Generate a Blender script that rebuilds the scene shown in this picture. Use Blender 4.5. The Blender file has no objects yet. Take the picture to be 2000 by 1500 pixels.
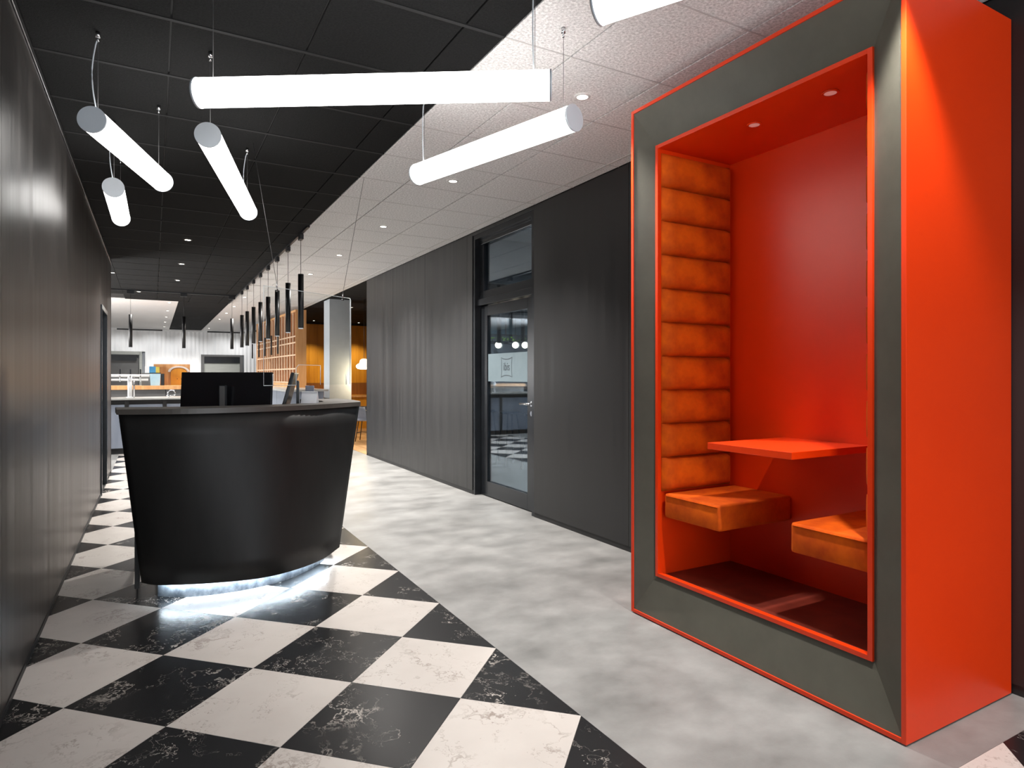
import bpy, bmesh, math, random
from mathutils import Vector, Matrix
random.seed(7)
sc = bpy.context.scene
COL = sc.collection
PI = math.pi
CEIL = 2.946

# ---------------------------------------------------------------- camera, world, exposure
cd = bpy.data.cameras.new('camera'); cam = bpy.data.objects.new('camera', cd); COL.objects.link(cam)
cd.sensor_width = 36.0; cd.lens = 36.0 * 1243 / 2000; cd.shift_y = -0.0075
cd.clip_start = 0.05; cd.clip_end = 100
cam.location = (0, 0, 1.33); cam.rotation_euler = (PI/2, 0, -math.atan(700/1243))
sc.camera = cam
sc.view_settings.view_transform = 'Standard'
try: sc.view_settings.look = 'None'
except Exception: pass
sc.view_settings.exposure = 0.27; sc.view_settings.gamma = 1.0
sc.view_settings.use_curve_mapping = False
w = bpy.data.worlds.new('world'); sc.world = w; w.use_nodes = True
w.node_tree.nodes['Background'].inputs[0].default_value = (0.75, 0.85, 1.0, 1)
w.node_tree.nodes['Background'].inputs[1].default_value = 0.6

def area(name, loc, target, size, power, color=(1, 1, 1), sy=None):
    l = bpy.data.lights.new(name, 'AREA'); l.energy = power; l.color = color
    l.shape = 'RECTANGLE'; l.size = size; l.size_y = sy or size
    o = bpy.data.objects.new(name, l); COL.objects.link(o); o.location = loc
    o.rotation_euler = (Vector(target) - Vector(loc)).to_track_quat('-Z', 'Y').to_euler()
    return o
# added area light in place of entrance daylight, tilted up to brighten the ceiling
area('entrance_fill', (0.9, -3.7, 1.3), (1.1, 3, 3.4), 3.4, 150, (0.90, 0.95, 1.0), 2.4)
# added area light left of the bar, no window there, lifts the hall ceiling
area('restaurant_fill', (-3.6, 13.8, 1.3), (3, 13.8, 2.6), 5.2, 460, (1.0, 0.98, 0.96), 2.2)
area('side_room_fill', (8.6, 8.8, 1.7), (4, 8.6, 1.2), 3.0, 14, (0.8, 0.92, 1.0), 1.8)  # added fill that brightens the room behind the glass door

# ---------------------------------------------------------------- materials
def nt(name):
    m = bpy.data.materials.new(name); m.use_nodes = True
    t = m.node_tree; return m, t, t.nodes['Principled BSDF']
def N(t, typ, **kw):
    n = t.nodes.new(typ)
    for k, v in kw.items():
        if k in n.bl_rna.properties: setattr(n, k, v)
        else: n.inputs[k].default_value = v
    return n
def c4(c): return (c[0], c[1], c[2], 1)
def mat(name, col, rough=0.5, metal=0.0, col2=None, scale=(8, 8, 8), amt=1.0, bump=0.0, bscale=60, detail=4,
        rough2=None, emit=0, ecol=None, sheen=0, spec=0.5, coat=0, aniso=0):
    m, t, b = nt(name)
    b.inputs['Base Color'].default_value = c4(col); b.inputs['Roughness'].default_value = rough
    b.inputs['Metallic'].default_value = metal; b.inputs['Specular IOR Level'].default_value = spec
    b.inputs['Coat Weight'].default_value = coat; b.inputs['Coat Roughness'].default_value = 0.15
    if sheen:
        b.inputs['Sheen Weight'].default_value = sheen; b.inputs['Sheen Roughness'].default_value = 0.35
        b.inputs['Sheen Tint'].default_value = c4(ecol or col)
    tc = N(t, 'ShaderNodeTexCoord')
    if col2 is not None or rough2 is not None:
        mp = N(t, 'ShaderNodeMapping'); mp.inputs['Scale'].default_value = scale
        no = N(t, 'ShaderNodeTexNoise', Scale=1.0, Detail=detail, Roughness=0.62)
        t.links.new(tc.outputs['Object'], mp.inputs[0]); t.links.new(mp.outputs[0], no.inputs['Vector'])
        rp = N(t, 'ShaderNodeMapRange'); rp.inputs[1].default_value = 0.3; rp.inputs[2].default_value = 0.7
        t.links.new(no.outputs[0], rp.inputs[0])
        if col2 is not None:
            mx = N(t, 'ShaderNodeMix', data_type='RGBA'); mx.inputs[6].default_value = c4(col); mx.inputs[7].default_value = c4(col2)
            t.links.new(rp.outputs[0], mx.inputs[0]); t.links.new(mx.outputs[2], b.inputs['Base Color'])
        if rough2 is not None:
            r2 = N(t, 'ShaderNodeMapRange'); r2.inputs[3].default_value = rough; r2.inputs[4].default_value = rough2
            t.links.new(rp.outputs[0], r2.inputs[0]); t.links.new(r2.outputs[0], b.inputs['Roughness'])
    if bump:
        n2 = N(t, 'ShaderNodeTexNoise', Scale=bscale, Detail=3.0, Roughness=0.7)
        t.links.new(tc.outputs['Object'], n2.inputs['Vector'])
        bp = N(t, 'ShaderNodeBump', Strength=bump, Distance=0.01)
        t.links.new(n2.outputs[0], bp.inputs['Height']); t.links.new(bp.outputs[0], b.inputs['Normal'])
    if emit:
        b.inputs['Emission Color'].default_value = c4(ecol or col); b.inputs['Emission Strength'].default_value = emit
    return m

def marble(name, base, base2, vein, vwidth, vscale, rough, vpow):
    m, t, b = nt(name)
    tc = N(t, 'ShaderNodeTexCoord'); oi = N(t, 'ShaderNodeObjectInfo')
    sc_ = N(t, 'ShaderNodeVectorMath', operation='SCALE'); sc_.inputs[0].default_value = (37.0, 91.0, 53.0)
    t.links.new(oi.outputs['Random'], sc_.inputs['Scale'])
    ad = N(t, 'ShaderNodeVectorMath', operation='ADD')
    t.links.new(tc.outputs['Object'], ad.inputs[0]); t.links.new(sc_.outputs[0], ad.inputs[1])
    # warp
    w1 = N(t, 'ShaderNodeTexNoise', Scale=3.2, Detail=5.0, Roughness=0.65); t.links.new(ad.outputs[0], w1.inputs['Vector'])
    ws = N(t, 'ShaderNodeVectorMath', operation='SCALE'); ws.inputs['Scale'].default_value = 0.55
    t.links.new(w1.outputs['Color'], ws.inputs[0])
    a2 = N(t, 'ShaderNodeVectorMath', operation='ADD'); t.links.new(ad.outputs[0], a2.inputs[0]); t.links.new(ws.outputs[0], a2.inputs[1])
    st = N(t, 'ShaderNodeMapping'); st.inputs['Rotation'].default_value = (0, 0, 0.6); st.inputs['Scale'].default_value = (1.0, 0.45, 1.0)
    t.links.new(a2.outputs[0], st.inputs[0])
    def ridge(s, wdt):
        n = N(t, 'ShaderNodeTexNoise', Scale=s, Detail=4.0, Roughness=0.6); t.links.new(st.outputs[0], n.inputs['Vector'])
        s1 = N(t, 'ShaderNodeMath', operation='SUBTRACT'); t.links.new(n.outputs[0], s1.inputs[0]); s1.inputs[1].default_value = 0.5
        s2 = N(t, 'ShaderNodeMath', operation='ABSOLUTE'); t.links.new(s1.outputs[0], s2.inputs[0])
        r = N(t, 'ShaderNodeMapRange'); r.inputs[1].default_value = 0; r.inputs[2].default_value = wdt
        r.inputs[3].default_value = 1; r.inputs[4].default_value = 0; t.links.new(s2.outputs[0], r.inputs[0])
        return r
    v1 = ridge(vscale, vwidth); v2 = ridge(vscale*2.7, vwidth*0.8)
    mask = N(t, 'ShaderNodeTexNoise', Scale=4.5, Detail=2.0); t.links.new(ad.outputs[0], mask.inputs['Vector'])
    mr = N(t, 'ShaderNodeMapRange'); mr.inputs[1].default_value = 0.42; mr.inputs[2].default_value = 0.68; t.links.new(mask.outputs[0], mr.inputs[0])
    mm = N(t, 'ShaderNodeMath', operation='MAXIMUM'); t.links.new(v1.outputs[0], mm.inputs[0]); t.links.new(v2.outputs[0], mm.inputs[1])
    mu = N(t, 'ShaderNodeMath', operation='MULTIPLY'); t.links.new(mm.outputs[0], mu.inputs[0]); t.links.new(mr.outputs[0], mu.inputs[1])
    pw = N(t, 'ShaderNodeMath', operation='MULTIPLY'); t.links.new(mu.outputs[0], pw.inputs[0]); pw.inputs[1].default_value = vpow
    cl = N(t, 'ShaderNodeTexNoise', Scale=5.0, Detail=4.0); t.links.new(ad.outputs[0], cl.inputs['Vector'])
    cm = N(t, 'ShaderNodeMix', data_type='RGBA'); cm.inputs[6].default_value = c4(base); cm.inputs[7].default_value = c4(base2)
    t.links.new(cl.outputs[0], cm.inputs[0])
    mx = N(t, 'ShaderNodeMix', data_type='RGBA'); mx.inputs[7].default_value = c4(vein)
    t.links.new(cm.outputs[2], mx.inputs[6]); t.links.new(pw.outputs[0], mx.inputs[0])
    t.links.new(mx.outputs[2], b.inputs['Base Color']); b.inputs['Roughness'].default_value = rough
    return m

def glass(name, tint=(0.9, 0.95, 0.95), gl=0.08, rough=0.02):
    m = bpy.data.materials.new(name); m.use_nodes = True; t = m.node_tree; t.nodes.clear()
    o = N(t, 'ShaderNodeOutputMaterial'); a = N(t, 'ShaderNodeBsdfTransparent'); a.inputs[0].default_value = c4(tint)
    g = N(t, 'ShaderNodeBsdfGlossy', Roughness=rough); g.inputs[0].default_value = (0.9, 0.95, 1, 1)
    f = N(t, 'ShaderNodeFresnel', IOR=1.45); ad = N(t, 'ShaderNodeMath', operation='MULTIPLY'); ad.inputs[1].default_value = gl
    t.links.new(f.outputs[0], ad.inputs[0])
    mx = N(t, 'ShaderNodeMixShader'); t.links.new(ad.outputs[0], mx.inputs[0])
    t.links.new(a.outputs[0], mx.inputs[1]); t.links.new(g.outputs[0], mx.inputs[2]); t.links.new(mx.outputs[0], o.inputs[0])
    return m

def emis(name, col, s):
    m = bpy.data.materials.new(name); m.use_nodes = True; t = m.node_tree; t.nodes.clear()
    o = N(t, 'ShaderNodeOutputMaterial'); e = N(t, 'ShaderNodeEmission', Strength=s); e.inputs[0].default_value = c4(col)
    t.links.new(e.outputs[0], o.inputs[0]); return m

M = dict(
    wall=mat('dark_brushed_panel', (0.009, 0.009, 0.010), 0.33, 0.0, (0.017, 0.0165, 0.0165), (12, 12, 0.25), rough2=0.48, spec=0.55),
    wall_l=mat('dark_bronze_panel', (0.050, 0.046, 0.044), 0.30, 0.7, (0.105, 0.094, 0.088), (9, 9, 0.22), rough2=0.42, spec=0.8),
    core=mat('wall_core', (0.012, 0.012, 0.013), 0.7, col2=(0.02, 0.02, 0.02)),
    base=mat('skirting_black', (0.008, 0.008, 0.009), 0.5, col2=(0.014, 0.014, 0.014)),
    vinyl=mat('grey_vinyl', (0.165, 0.164, 0.159), 0.36, col2=(0.315, 0.313, 0.306), scale=(2.6, 3.2, 2), detail=12, rough2=0.5, bump=0.05, bscale=120),
    woodfloor=mat('wood_floor', (0.42, 0.20, 0.07), 0.4, col2=(0.62, 0.36, 0.16), scale=(9, 1.2, 4)),
    cblack=mat('black_wood_wool', (0.002, 0.002, 0.0022), 0.95, col2=(0.0105, 0.0105, 0.0105), scale=(90, 90, 90), bump=0.5, bscale=160, spec=0.2),
    cwhite=mat('white_wood_wool', (0.50, 0.485, 0.475), 0.95, col2=(0.97, 0.955, 0.945), scale=(75, 75, 75), bump=0.7, bscale=170, spec=0.2),
    railb=mat('black_rail', (0.011, 0.011, 0.012), 0.75, col2=(0.014, 0.014, 0.014), spec=0.25),
    railw=mat('white_rail', (0.5, 0.48, 0.47), 0.6, col2=(0.55, 0.53, 0.52)),
    orange=mat('orange_laminate', (0.74, 0.037, 0.0006), 0.36, col2=(0.77, 0.041, 0.001), scale=(3, 3, 3), bump=0.03, bscale=400),
    podfloor=mat('red_booth_floor', (0.10, 0.012, 0.006), 0.45, col2=(0.2, 0.03, 0.015), scale=(5, 5, 5)),
    bevel=mat('olive_grey_laminate', (0.17, 0.160, 0.128), 0.45, col2=(0.20, 0.19, 0.152), scale=(6, 6, 6), bump=0.05, bscale=300),
    velvet=mat('orange_velvet', (0.40, 0.038, 0.0006), 0.8, col2=(0.74, 0.115, 0.001), scale=(6, 6, 6), sheen=0.12, spec=0.2, ecol=(1.0, 0.30, 0.02), bump=0.05, bscale=220),
    desk=mat('black_desk_laminate', (0.008, 0.0078, 0.0076), 0.5, spec=0.35, col2=(0.013, 0.0127, 0.0124), scale=(10, 10, 3), bump=0.03, bscale=350),
    desktop=mat('desk_counter_laminate', (0.055, 0.049, 0.043), 0.42, col2=(0.085, 0.077, 0.068), scale=(5, 5, 5)),
    plinth=mat('scuffed_steel_plinth', (0.09, 0.11, 0.14), 0.35, 0.3, (0.34, 0.39, 0.45), (22, 22, 16), detail=9, rough2=0.5),
    black=mat('black_powder_coat', (0.006, 0.006, 0.007), 0.38, col2=(0.009, 0.009, 0.010)),
    plastic=mat('black_plastic', (0.004, 0.004, 0.005), 0.25, col2=(0.006, 0.006, 0.008)),
    frame=mat('anthracite_frame', (0.014, 0.016, 0.019), 0.25, 0.3, (0.02, 0.023, 0.027)),
    chrome=mat('brushed_chrome', (0.62, 0.64, 0.66), 0.18, 1.0, (0.8, 0.8, 0.82), (20, 20, 2)),
    pale_metal=mat('polished_pale_metal', (0.72, 0.73, 0.74), 0.25, 0.35, (0.82, 0.82, 0.84), (9, 9, 9)),
    steel=mat('satin_steel', (0.36, 0.37, 0.37), 0.35, 0.5, (0.46, 0.46, 0.45), (2, 30, 30)),
    cap=mat('grey_end_cap', (0.58, 0.62, 0.66), 0.5, col2=(0.62, 0.66, 0.70)),
    barfront=mat('blue_grey_bar_panel', (0.19, 0.22, 0.28), 0.35, 0.2, (0.26, 0.29, 0.35), (6, 6, 1)),
    bartop=mat('stone_bar_top', (0.30, 0.30, 0.29), 0.3, col2=(0.42, 0.42, 0.40), scale=(5, 12, 12)),
    oak=mat('light_oak', (0.55, 0.25, 0.085), 0.45, col2=(0.75, 0.42, 0.19), scale=(14, 14, 0.8)),
    oakfin=mat('lattice_wood', (0.50, 0.22, 0.09), 0.45, col2=(0.70, 0.38, 0.20), scale=(16, 3, 1.2)),
    honey=mat('honey_wood_panel', (0.52, 0.21, 0.018), 0.45, col2=(0.74, 0.35, 0.035), scale=(7, 7, 0.5)),
    brown=mat('brown_wood_panel', (0.20, 0.075, 0.018), 0.5, col2=(0.28, 0.11, 0.03), scale=(7, 7, 0.6)),
    paleoak=mat('pale_oak', (0.62, 0.42, 0.27), 0.5, col2=(0.74, 0.54, 0.38), scale=(9, 9, 2)),
    white=mat('white_fabric_wall', (0.78, 0.79, 0.80), 0.75, col2=(0.86, 0.86, 0.86), scale=(6, 6, 0.4)),
    column=mat('grey_column_paint', (0.42, 0.45, 0.48), 0.55, col2=(0.46, 0.49, 0.52)),
    greyd=mat('mid_grey_metal', (0.09, 0.09, 0.09), 0.45, col2=(0.12, 0.12, 0.12), scale=(3, 3, 3)),
    greyl=mat('light_grey_shutter', (0.28, 0.29, 0.27), 0.5, col2=(0.33, 0.34, 0.32), scale=(3, 3, 20)),
    paper=mat('white_card', (0.70, 0.72, 0.75), 0.6, col2=(0.76, 0.78, 0.80)),
    lightblue=mat('pale_blue_plastic', (0.33, 0.50, 0.60), 0.35, col2=(0.42, 0.58, 0.66)),
    blue=mat('blue_print', (0.03, 0.20, 0.42), 0.4, col2=(0.08, 0.32, 0.55)),
    yellow=mat('yellow_print', (0.55, 0.42, 0.06), 0.5, col2=(0.7, 0.55, 0.1)),
    fabric=mat('grey_blue_upholstery', (0.22, 0.24, 0.30), 0.8, col2=(0.28, 0.30, 0.36)),
    frost=mat('frosted_film', (0.16, 0.21, 0.235), 0.6, col2=(0.18, 0.23, 0.255), spec=0.2),
    ink=mat('grey_print', (0.045, 0.06, 0.075), 0.5, col2=(0.05, 0.065, 0.08)),
    leaf=mat('green_leaves', (0.10, 0.28, 0.03), 0.5, col2=(0.30, 0.50, 0.06), scale=(9, 9, 9)),
    roomgrey=mat('grey_plaster', (0.26, 0.28, 0.31), 0.6, col2=(0.31, 0.33, 0.36), scale=(3, 3, 3)),
    glass=glass('clear_glass', (0.80, 0.86, 0.90), 0.45), acrylic=glass('acrylic_sheet', (0.95, 0.965, 0.97), 0.5),
    edge=mat('acrylic_edge_highlight', (0.62, 0.68, 0.70), 0.3, col2=(0.7, 0.75, 0.77)),
    tube=emis('tube_light', (1.0, 0.985, 0.96), 7.2), lens=emis('downlight_lens', (1.0, 0.93, 0.82), 14.0),
    lensw=emis('cool_lens', (0.95, 0.97, 1.0), 0.6), led=emis('cool_led_strip', (0.80, 0.92, 1.0), 85.0),
    lamp=emis('warm_lamp_glow', (1.0, 0.88, 0.68), 5.0), podlens=mat('rosy_lens', (0.75, 0.36, 0.32), 0.4, col2=(0.8, 0.42, 0.36), emit=0.25),
    white_marble=marble('white_marble', (0.64, 0.60, 0.565), (0.52, 0.48, 0.45), (0.22, 0.17, 0.14), 0.013, 1.9, 0.24, 0.75),
    black_marble=marble('black_marble', (0.008, 0.008, 0.009), (0.018, 0.018, 0.019), (0.50, 0.46, 0.42), 0.0085, 1.8, 0.27, 1.0),
)

# ---------------------------------------------------------------- helpers
class MB:
    def __init__(s): s.b = bmesh.new()
    def box(s, x0, x1, y0, y1, z0, z1, bev=0, rot=None):
        b2 = bmesh.new(); bmesh.ops.create_cube(b2, size=1)
        for v in b2.verts:
            v.co = Vector(((x0+x1)/2 + v.co.x*(x1-x0), (y0+y1)/2 + v.co.y*(y1-y0), (z0+z1)/2 + v.co.z*(z1-z0)))
        if bev: bmesh.ops.bevel(b2, geom=b2.edges[:] , offset=bev, segments=2, profile=0.6, affect='EDGES')
        if rot: bmesh.ops.transform(b2, matrix=rot, verts=b2.verts)
        s._add(b2); return s
    def _add(s, b2):
        me = bpy.data.meshes.new('t'); b2.to_mesh(me); b2.free(); s.b.from_mesh(me); bpy.data.meshes.remove(me)
    def cyl(s, p0, p1, r0, r1=None, n=20, caps=True):
        p0, p1 = Vector(p0), Vector(p1); d = p1-p0; r1 = r0 if r1 is None else r1
        b2 = bmesh.new(); bmesh.ops.create_cone(b2, cap_ends=caps, segments=n, radius1=r0, radius2=r1, depth=d.length)
        q = d.to_track_quat('Z', 'Y').to_matrix().to_4x4()
        bmesh.ops.transform(b2, matrix=Matrix.Translation((p0+p1)/2) @ q, verts=b2.verts)
        for f in b2.faces:
            if len(f.verts) == 4: f.smooth = True
        s._add(b2); return s
    def path(s, pts, r, n=8):
        pts = [Vector(p) for p in pts]; rings = []
        for i, p in enumerate(pts):
            d = (pts[min(i+1, len(pts)-1)] - pts[max(i-1, 0)]).normalized()
            q = d.to_track_quat('Z', 'Y').to_matrix()
            rings.append([s.b.verts.new(p + q @ Vector((r*math.cos(2*PI*k/n), r*math.sin(2*PI*k/n), 0))) for k in range(n)])
        for a, c in zip(rings, rings[1:]):
            for k in range(n):
                f = s.b.faces.new((a[k], a[(k+1) % n], c[(k+1) % n], c[k])); f.smooth = True
        s.b.faces.new(rings[0][::-1]); s.b.faces.new(rings[-1]); return s
    def prism(s, poly, z0, z1):
        a = [s.b.verts.new((x, y, z0)) for x, y in poly]; c = [s.b.verts.new((x, y, z1)) for x, y in poly]
        n = len(poly); s.b.faces.new(a[::-1]); s.b.faces.new(c)
        for i in range(n): s.b.faces.new((a[i], a[(i+1) % n], c[(i+1) % n], c[i]))
        return s
    def loft(s, loops, closed=False, smooth=True, caps=False):
        L = [[s.b.verts.new(p) for p in l] for l in loops]; n = len(L[0])
        for a, c in zip(L, L[1:]):
            for k in range(n if closed else n-1):
                f = s.b.faces.new((a[k], a[(k+1) % n], c[(k+1) % n], c[k])); f.smooth = smooth
        if caps: s.b.faces.new(L[0][::-1]); s.b.faces.new(L[-1])
        return s
    def lathe(s, prof, n=24, c=(0, 0)):
        return s.loft([[(c[0]+r*math.cos(2*PI*k/n), c[1]+r*math.sin(2*PI*k/n), z) for k in range(n)] for r, z in prof], True)
    def quad(s, *p): s.b.faces.new([s.b.verts.new(q) for q in p]); return s
    def solid(s, t):   # give thickness to open sheets
        bmesh.ops.solidify(s.b, geom=s.b.faces[:], thickness=t); return s
    def mesh(s, name):
        bmesh.ops.recalc_face_normals(s.b, faces=s.b.faces[:])
        me = bpy.data.meshes.new(name); s.b.to_mesh(me); s.b.free(); return me
    def build(s, name, m, parent=None, loc=(0, 0, 0)):
        me = s.mesh(name); me.materials.append(m); return link(name, me, parent, loc)
def link(name, me, parent=None, loc=(0, 0, 0), rz=0):
    o = bpy.data.objects.new(name, me); COL.objects.link(o); o.location = loc; o.rotation_euler = (0, 0, rz)
    if parent: o.parent = parent
    return o
def thing(name, label, cat, loc=(0, 0, 0), rz=0, group=None):
    o = bpy.data.objects.new(name, None); COL.objects.link(o); o.empty_display_size = 0.1
    o.location = loc; o.rotation_euler = (0, 0, rz); return tag(o, label, cat, group)
def tag(o, label, cat, group=None):
    o['label'] = label; o['category'] = cat
    if group: o['group'] = group
    return o
def struct(o): o['kind'] = 'structure'; return o
def kids(o): return [c for c in bpy.data.objects if c.parent == o]
def copy_tree(o, loc, rz=None, label=None, par=None):
    cs = kids(o); c = o.copy(); COL.objects.link(c)
    if par: c.parent = par
    else: c.location = loc
    if rz is not None: c.rotation_euler = (0, 0, rz)
    if label: c['label'] = label
    for k in cs: copy_tree(k, None, None, None, c)
    return c
ORD = ['nearest', 'second', 'third', 'fourth', 'fifth', 'sixth', 'seventh', 'eighth', 'ninth', 'tenth']
def spot(parent, loc, power, size=95, col=(1, 0.93, 0.84), blend=0.6, r=0.03, target=None):
    l = bpy.data.lights.new('spot', 'SPOT'); l.energy = power; l.spot_size = math.radians(size); l.spot_blend = blend
    l.color = col; l.shadow_soft_size = r
    o = bpy.data.objects.new('spot_beam', l); COL.objects.link(o); o.parent = parent; o.location = loc
    if target: o.rotation_euler = Vector(target).to_track_quat('-Z', 'Y').to_euler()
    return o

# ================================================================ FLOOR
GX, GY, P = 1.46, 2.04, 0.71
floor = struct(MB().box(-4, 9.2, -4.2, 26, -0.12, -0.004).build('floor', M['core']))
vin = MB(); vin.box(GX, 3.35, 1.14, 10.6, -0.004, 0.0); vin.box(GX, 3.15, 10.6, 12.715, -0.004, 0.0)
vin.box(3.35, 9.2, -4.2, 10.4, -0.004, 0.0)
vin.build('vinyl_sheet', M['vinyl'], floor)
for i in range(13):     # oak boards of the restaurant end
    for j in range(6):
        MB().box(3.16+i*0.25, 3.16+i*0.25+0.245, 10.61+j*1.6, 10.61+j*1.6+1.59, -0.004, 0.001).build('floor_board', M['woodfloor'], floor)
def clip(poly, f):
    out = []
    for i in range(len(poly)):
        a, b = poly[i], poly[(i+1) % len(poly)]; fa, fb = f(a), f(b)
        if fa >= 0: out.append(a)
        if (fa >= 0) != (fb >= 0):
            u = fa/(fa-fb); out.append((a[0]+(b[0]-a[0])*u, a[1]+(b[1]-a[1])*u))
    return out
def tile_poly(i, j):
    g = 0.0012
    def pt(s_, d_): return ((s_+d_)/2, (s_-d_)/2)      # s = X+Y, d = X-Y
    s0, s1 = 3.50+P*i+g, 3.50+P*(i+1)-g; d0, d1 = -0.58+P*j+g, -0.58+P*(j+1)-g
    return [pt(s0, d0), pt(s1, d0), pt(s1, d1), pt(s0, d1)]
full = {}
ntile = 0
def put_tile(poly, white):
    global ntile
    cx = sum(p[0] for p in poly)/len(poly); cy = sum(p[1] for p in poly)/len(poly)
    loc = [(x-cx, y-cy) for x, y in poly]
    key = (white, tuple((round(a, 3), round(b, 3)) for a, b in loc))
    if key not in full:
        mb = MB().prism(loc, 0, 0.0055)
        me = mb.mesh('floor_tile'); me.materials.append(M['white_marble' if white else 'black_marble']); full[key] = me
    link('floor_tile', full[key], floor, (cx, cy, -0.005)); ntile += 1
for i in range(-9, 22):
    for j in range(-30, 12):
        p0 = tile_poly(i, j); wh = (i+j) % 2 == 0
        ymax = max(p[1] for p in p0); ymin = min(p[1] for p in p0)
        if ymax < 0.2 or ymin > 13.2: continue
        # main field
        p = clip(clip(clip(clip(p0, lambda q: q[0]+0.51), lambda q: GX-0.0012-q[0]), lambda q: q[1]-0.35), lambda q: 12.72-q[1])
        if len(p) > 2 and abs(sum(p[k][0]*p[(k+1) % len(p)][1]-p[(k+1) % len(p)][0]*p[k][1] for k in range(len(p)))) > 0.004: put_tile(p, wh)
        p = clip(clip(clip(clip(p0, lambda q: q[0]-GX), lambda q: 3.12-q[0]), lambda q: q[1]-0.35), lambda q: 1.1388-q[1])
        if len(p) > 2 and abs(sum(p[k][0]*p[(k+1) % len(p)][1]-p[(k+1) % len(p)][0]*p[k][1] for k in range(len(p)))) > 0.004: put_tile(p, wh)
# less visible remainder of the chequered floor, behind the camera and beyond the bar front
fb = MB(); fb.box(-0.51, 3.12, -4.2, 0.35, -0.004, 0.0); fb.box(-4, 3.15, 12.72, 26, -0.004, 0.0); fb.box(-4, -0.51, 10.4, 12.72, -0.004, 0.0)
fb.build('screed_strip', M['vinyl'], floor)

# ================================================================ CEILING
ceil = struct(MB().box(-4, 9.2, -4.2, 26, CEIL+0.012, CEIL+0.15).build('ceiling', M['core']))
xb = [-0.52, 0.07, 0.66, 1.25, 1.46]; xw = [1.46, 1.84, 2.43, 3.02, 3.13]
rows = [2.05+0.61*k for k in range(-5, 23)]
cm = {}
def ctile(x0, x1, y0, y1, m):
    g = 0.004; w_, h_ = round(x1-x0-2*g, 3), round(y1-y0-2*g, 3); key = (w_, h_, m)
    if key not in cm:
        me = MB().box(-w_/2, w_/2, -h_/2, h_/2, 0, 0.02, 0.003).mesh('ceiling_tile'); me.materials.append(M[m]); cm[key] = me
    link('ceiling_tile', cm[key], ceil, ((x0+x1)/2, (y0+y1)/2, CEIL))
for y0, y1 in zip(rows, rows[1:]):
    for x0, x1 in zip(xb, xb[1:]): ctile(x0, x1, y0, y1, 'cblack')
    for x0, x1 in zip(xw, xw[1:]): ctile(x0, x1, y0, y1, 'cwhite')
for y in rows:
    MB().box(-0.52, 1.458, y-0.011, y+0.011, CEIL-0.003, CEIL+0.006).build('ceiling_rail', M['railb'], ceil)
    MB().box(1.46, 3.13, y-0.004, y+0.004, CEIL-0.001, CEIL+0.006).build('ceiling_rail', M['railw'], ceil)
MB().box(3.012, 3.028, rows[0], rows[-1], CEIL-0.004, CEIL+0.006).build('ceiling_rail', M['railw'], ceil)
# far fields, one coarse board each row
ye = rows[-1]
yy = ye
while yy < 24.9:
    y1 = min(yy+1.22, 25.0)
    for x0, x1, m in ((-4, 0.47, 'cblack' if yy < 14.6 else 'cwhite'), (0.47, 1.46, 'cblack'), (1.46, 3.13, 'cwhite')):
        MB().box(x0+.004, x1-.004, yy+.004, y1-.004, CEIL, CEIL+0.02).build('ceiling_board', M[m], ceil)
    yy = y1
for y0 in [10.56+1.2*k for k in range(9)]:
    for x0 in (3.14, 4.34, 5.54, 6.74):
        MB().box(x0, x0+1.19, y0, y0+1.19, CEIL, CEIL+0.02).build('ceiling_board', M['cblack'], ceil)
    MB().box(3.14, 7.9, y0-0.02, y0+0.008, CEIL-0.004, CEIL+0.006).build('ceiling_rail', M['railb'], ceil)
MB().box(-4, -0.52, 10.3, 14.6, CEIL, CEIL+0.02).build('ceiling_board', M['cblack'], ceil)
for k in range(6):
    MB().box(3.34, 4.6, 4.5+k*0.61, 5.1+k*0.61, CEIL-0.0, CEIL+0.02).build('ceiling_board', M['cwhite'], ceil)

# ================================================================ WALLS
XL, XR = -0.51, 3.13
def panels(wall, xs, x1, cuts, z0, z1, m, offs=None):
    for k, (a, b) in enumerate(zip(cuts, cuts[1:])):
        o = offs[k] if offs else 0
        lo, hi = sorted((xs+o, x1))
        MB().box(lo, hi, a+0.002, b-0.002, z0, z1).build('wall_panel', M[m], wall)
wl = MB(); wl.box(-0.72, -0.53, -4.2, 8.42, 0, CEIL+0.01); wl.box(-0.72, -0.53, 9.34, 10.33, 0, CEIL+0.01); wl.box(-0.72, -0.53, 8.42, 9.34, 2.12, CEIL+0.01)
wall_left = struct(wl.build('wall_left', M['core']))
panels(wall_left, XL, -0.53, [-4.2, -1.5, 0.8, 3.10, 5.41, 6.56], 0.03, 2.862, 'wall_l')
panels(wall_left, XL-0.004, -0.53, [6.56, 8.40], 0.03, 2.862, 'wall_l')
panels(wall_left, XL-0.004, -0.53, [9.36, 10.35], 0.03, 2.862, 'wall_l')
MB().box(-0.53, XL-0.004, 8.40, 9.36, 2.13, 2.862).build('wall_panel', M['wall_l'], wall_left)
MB().box(-0.72, XL, 10.335, 10.35, 0.0, 2.862).build('end_panel', M['wall_l'], wall_left)
MB().box(-0.515, -0.503, -4.2, 10.35, 2.872, 2.880).build('light_trim', M['chrome'], wall_left)
MB().box(-0.53, -0.515, -4.2, 10.35, 2.862, 2.94).build('shadow_gap', M['railb'], wall_left)
struct(MB().box(-0.528, -0.506, -4.2, 8.40, 0, 0.028).build('baseboard_left', M['base']))
d1 = struct(MB().box(-0.66, -0.61, 8.46, 9.30, 0.01, 2.08).build('door_1', M['plastic']))
fr = MB(); fr.box(-0.66, -0.500, 8.40, 8.46, 0, 2.13); fr.box(-0.66, -0.500, 9.30, 9.36, 0, 2.13); fr.box(-0.66, -0.500, 8.46, 9.30, 2.08, 2.13)
fr.build('door_frame', M['frame'], d1)
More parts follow.
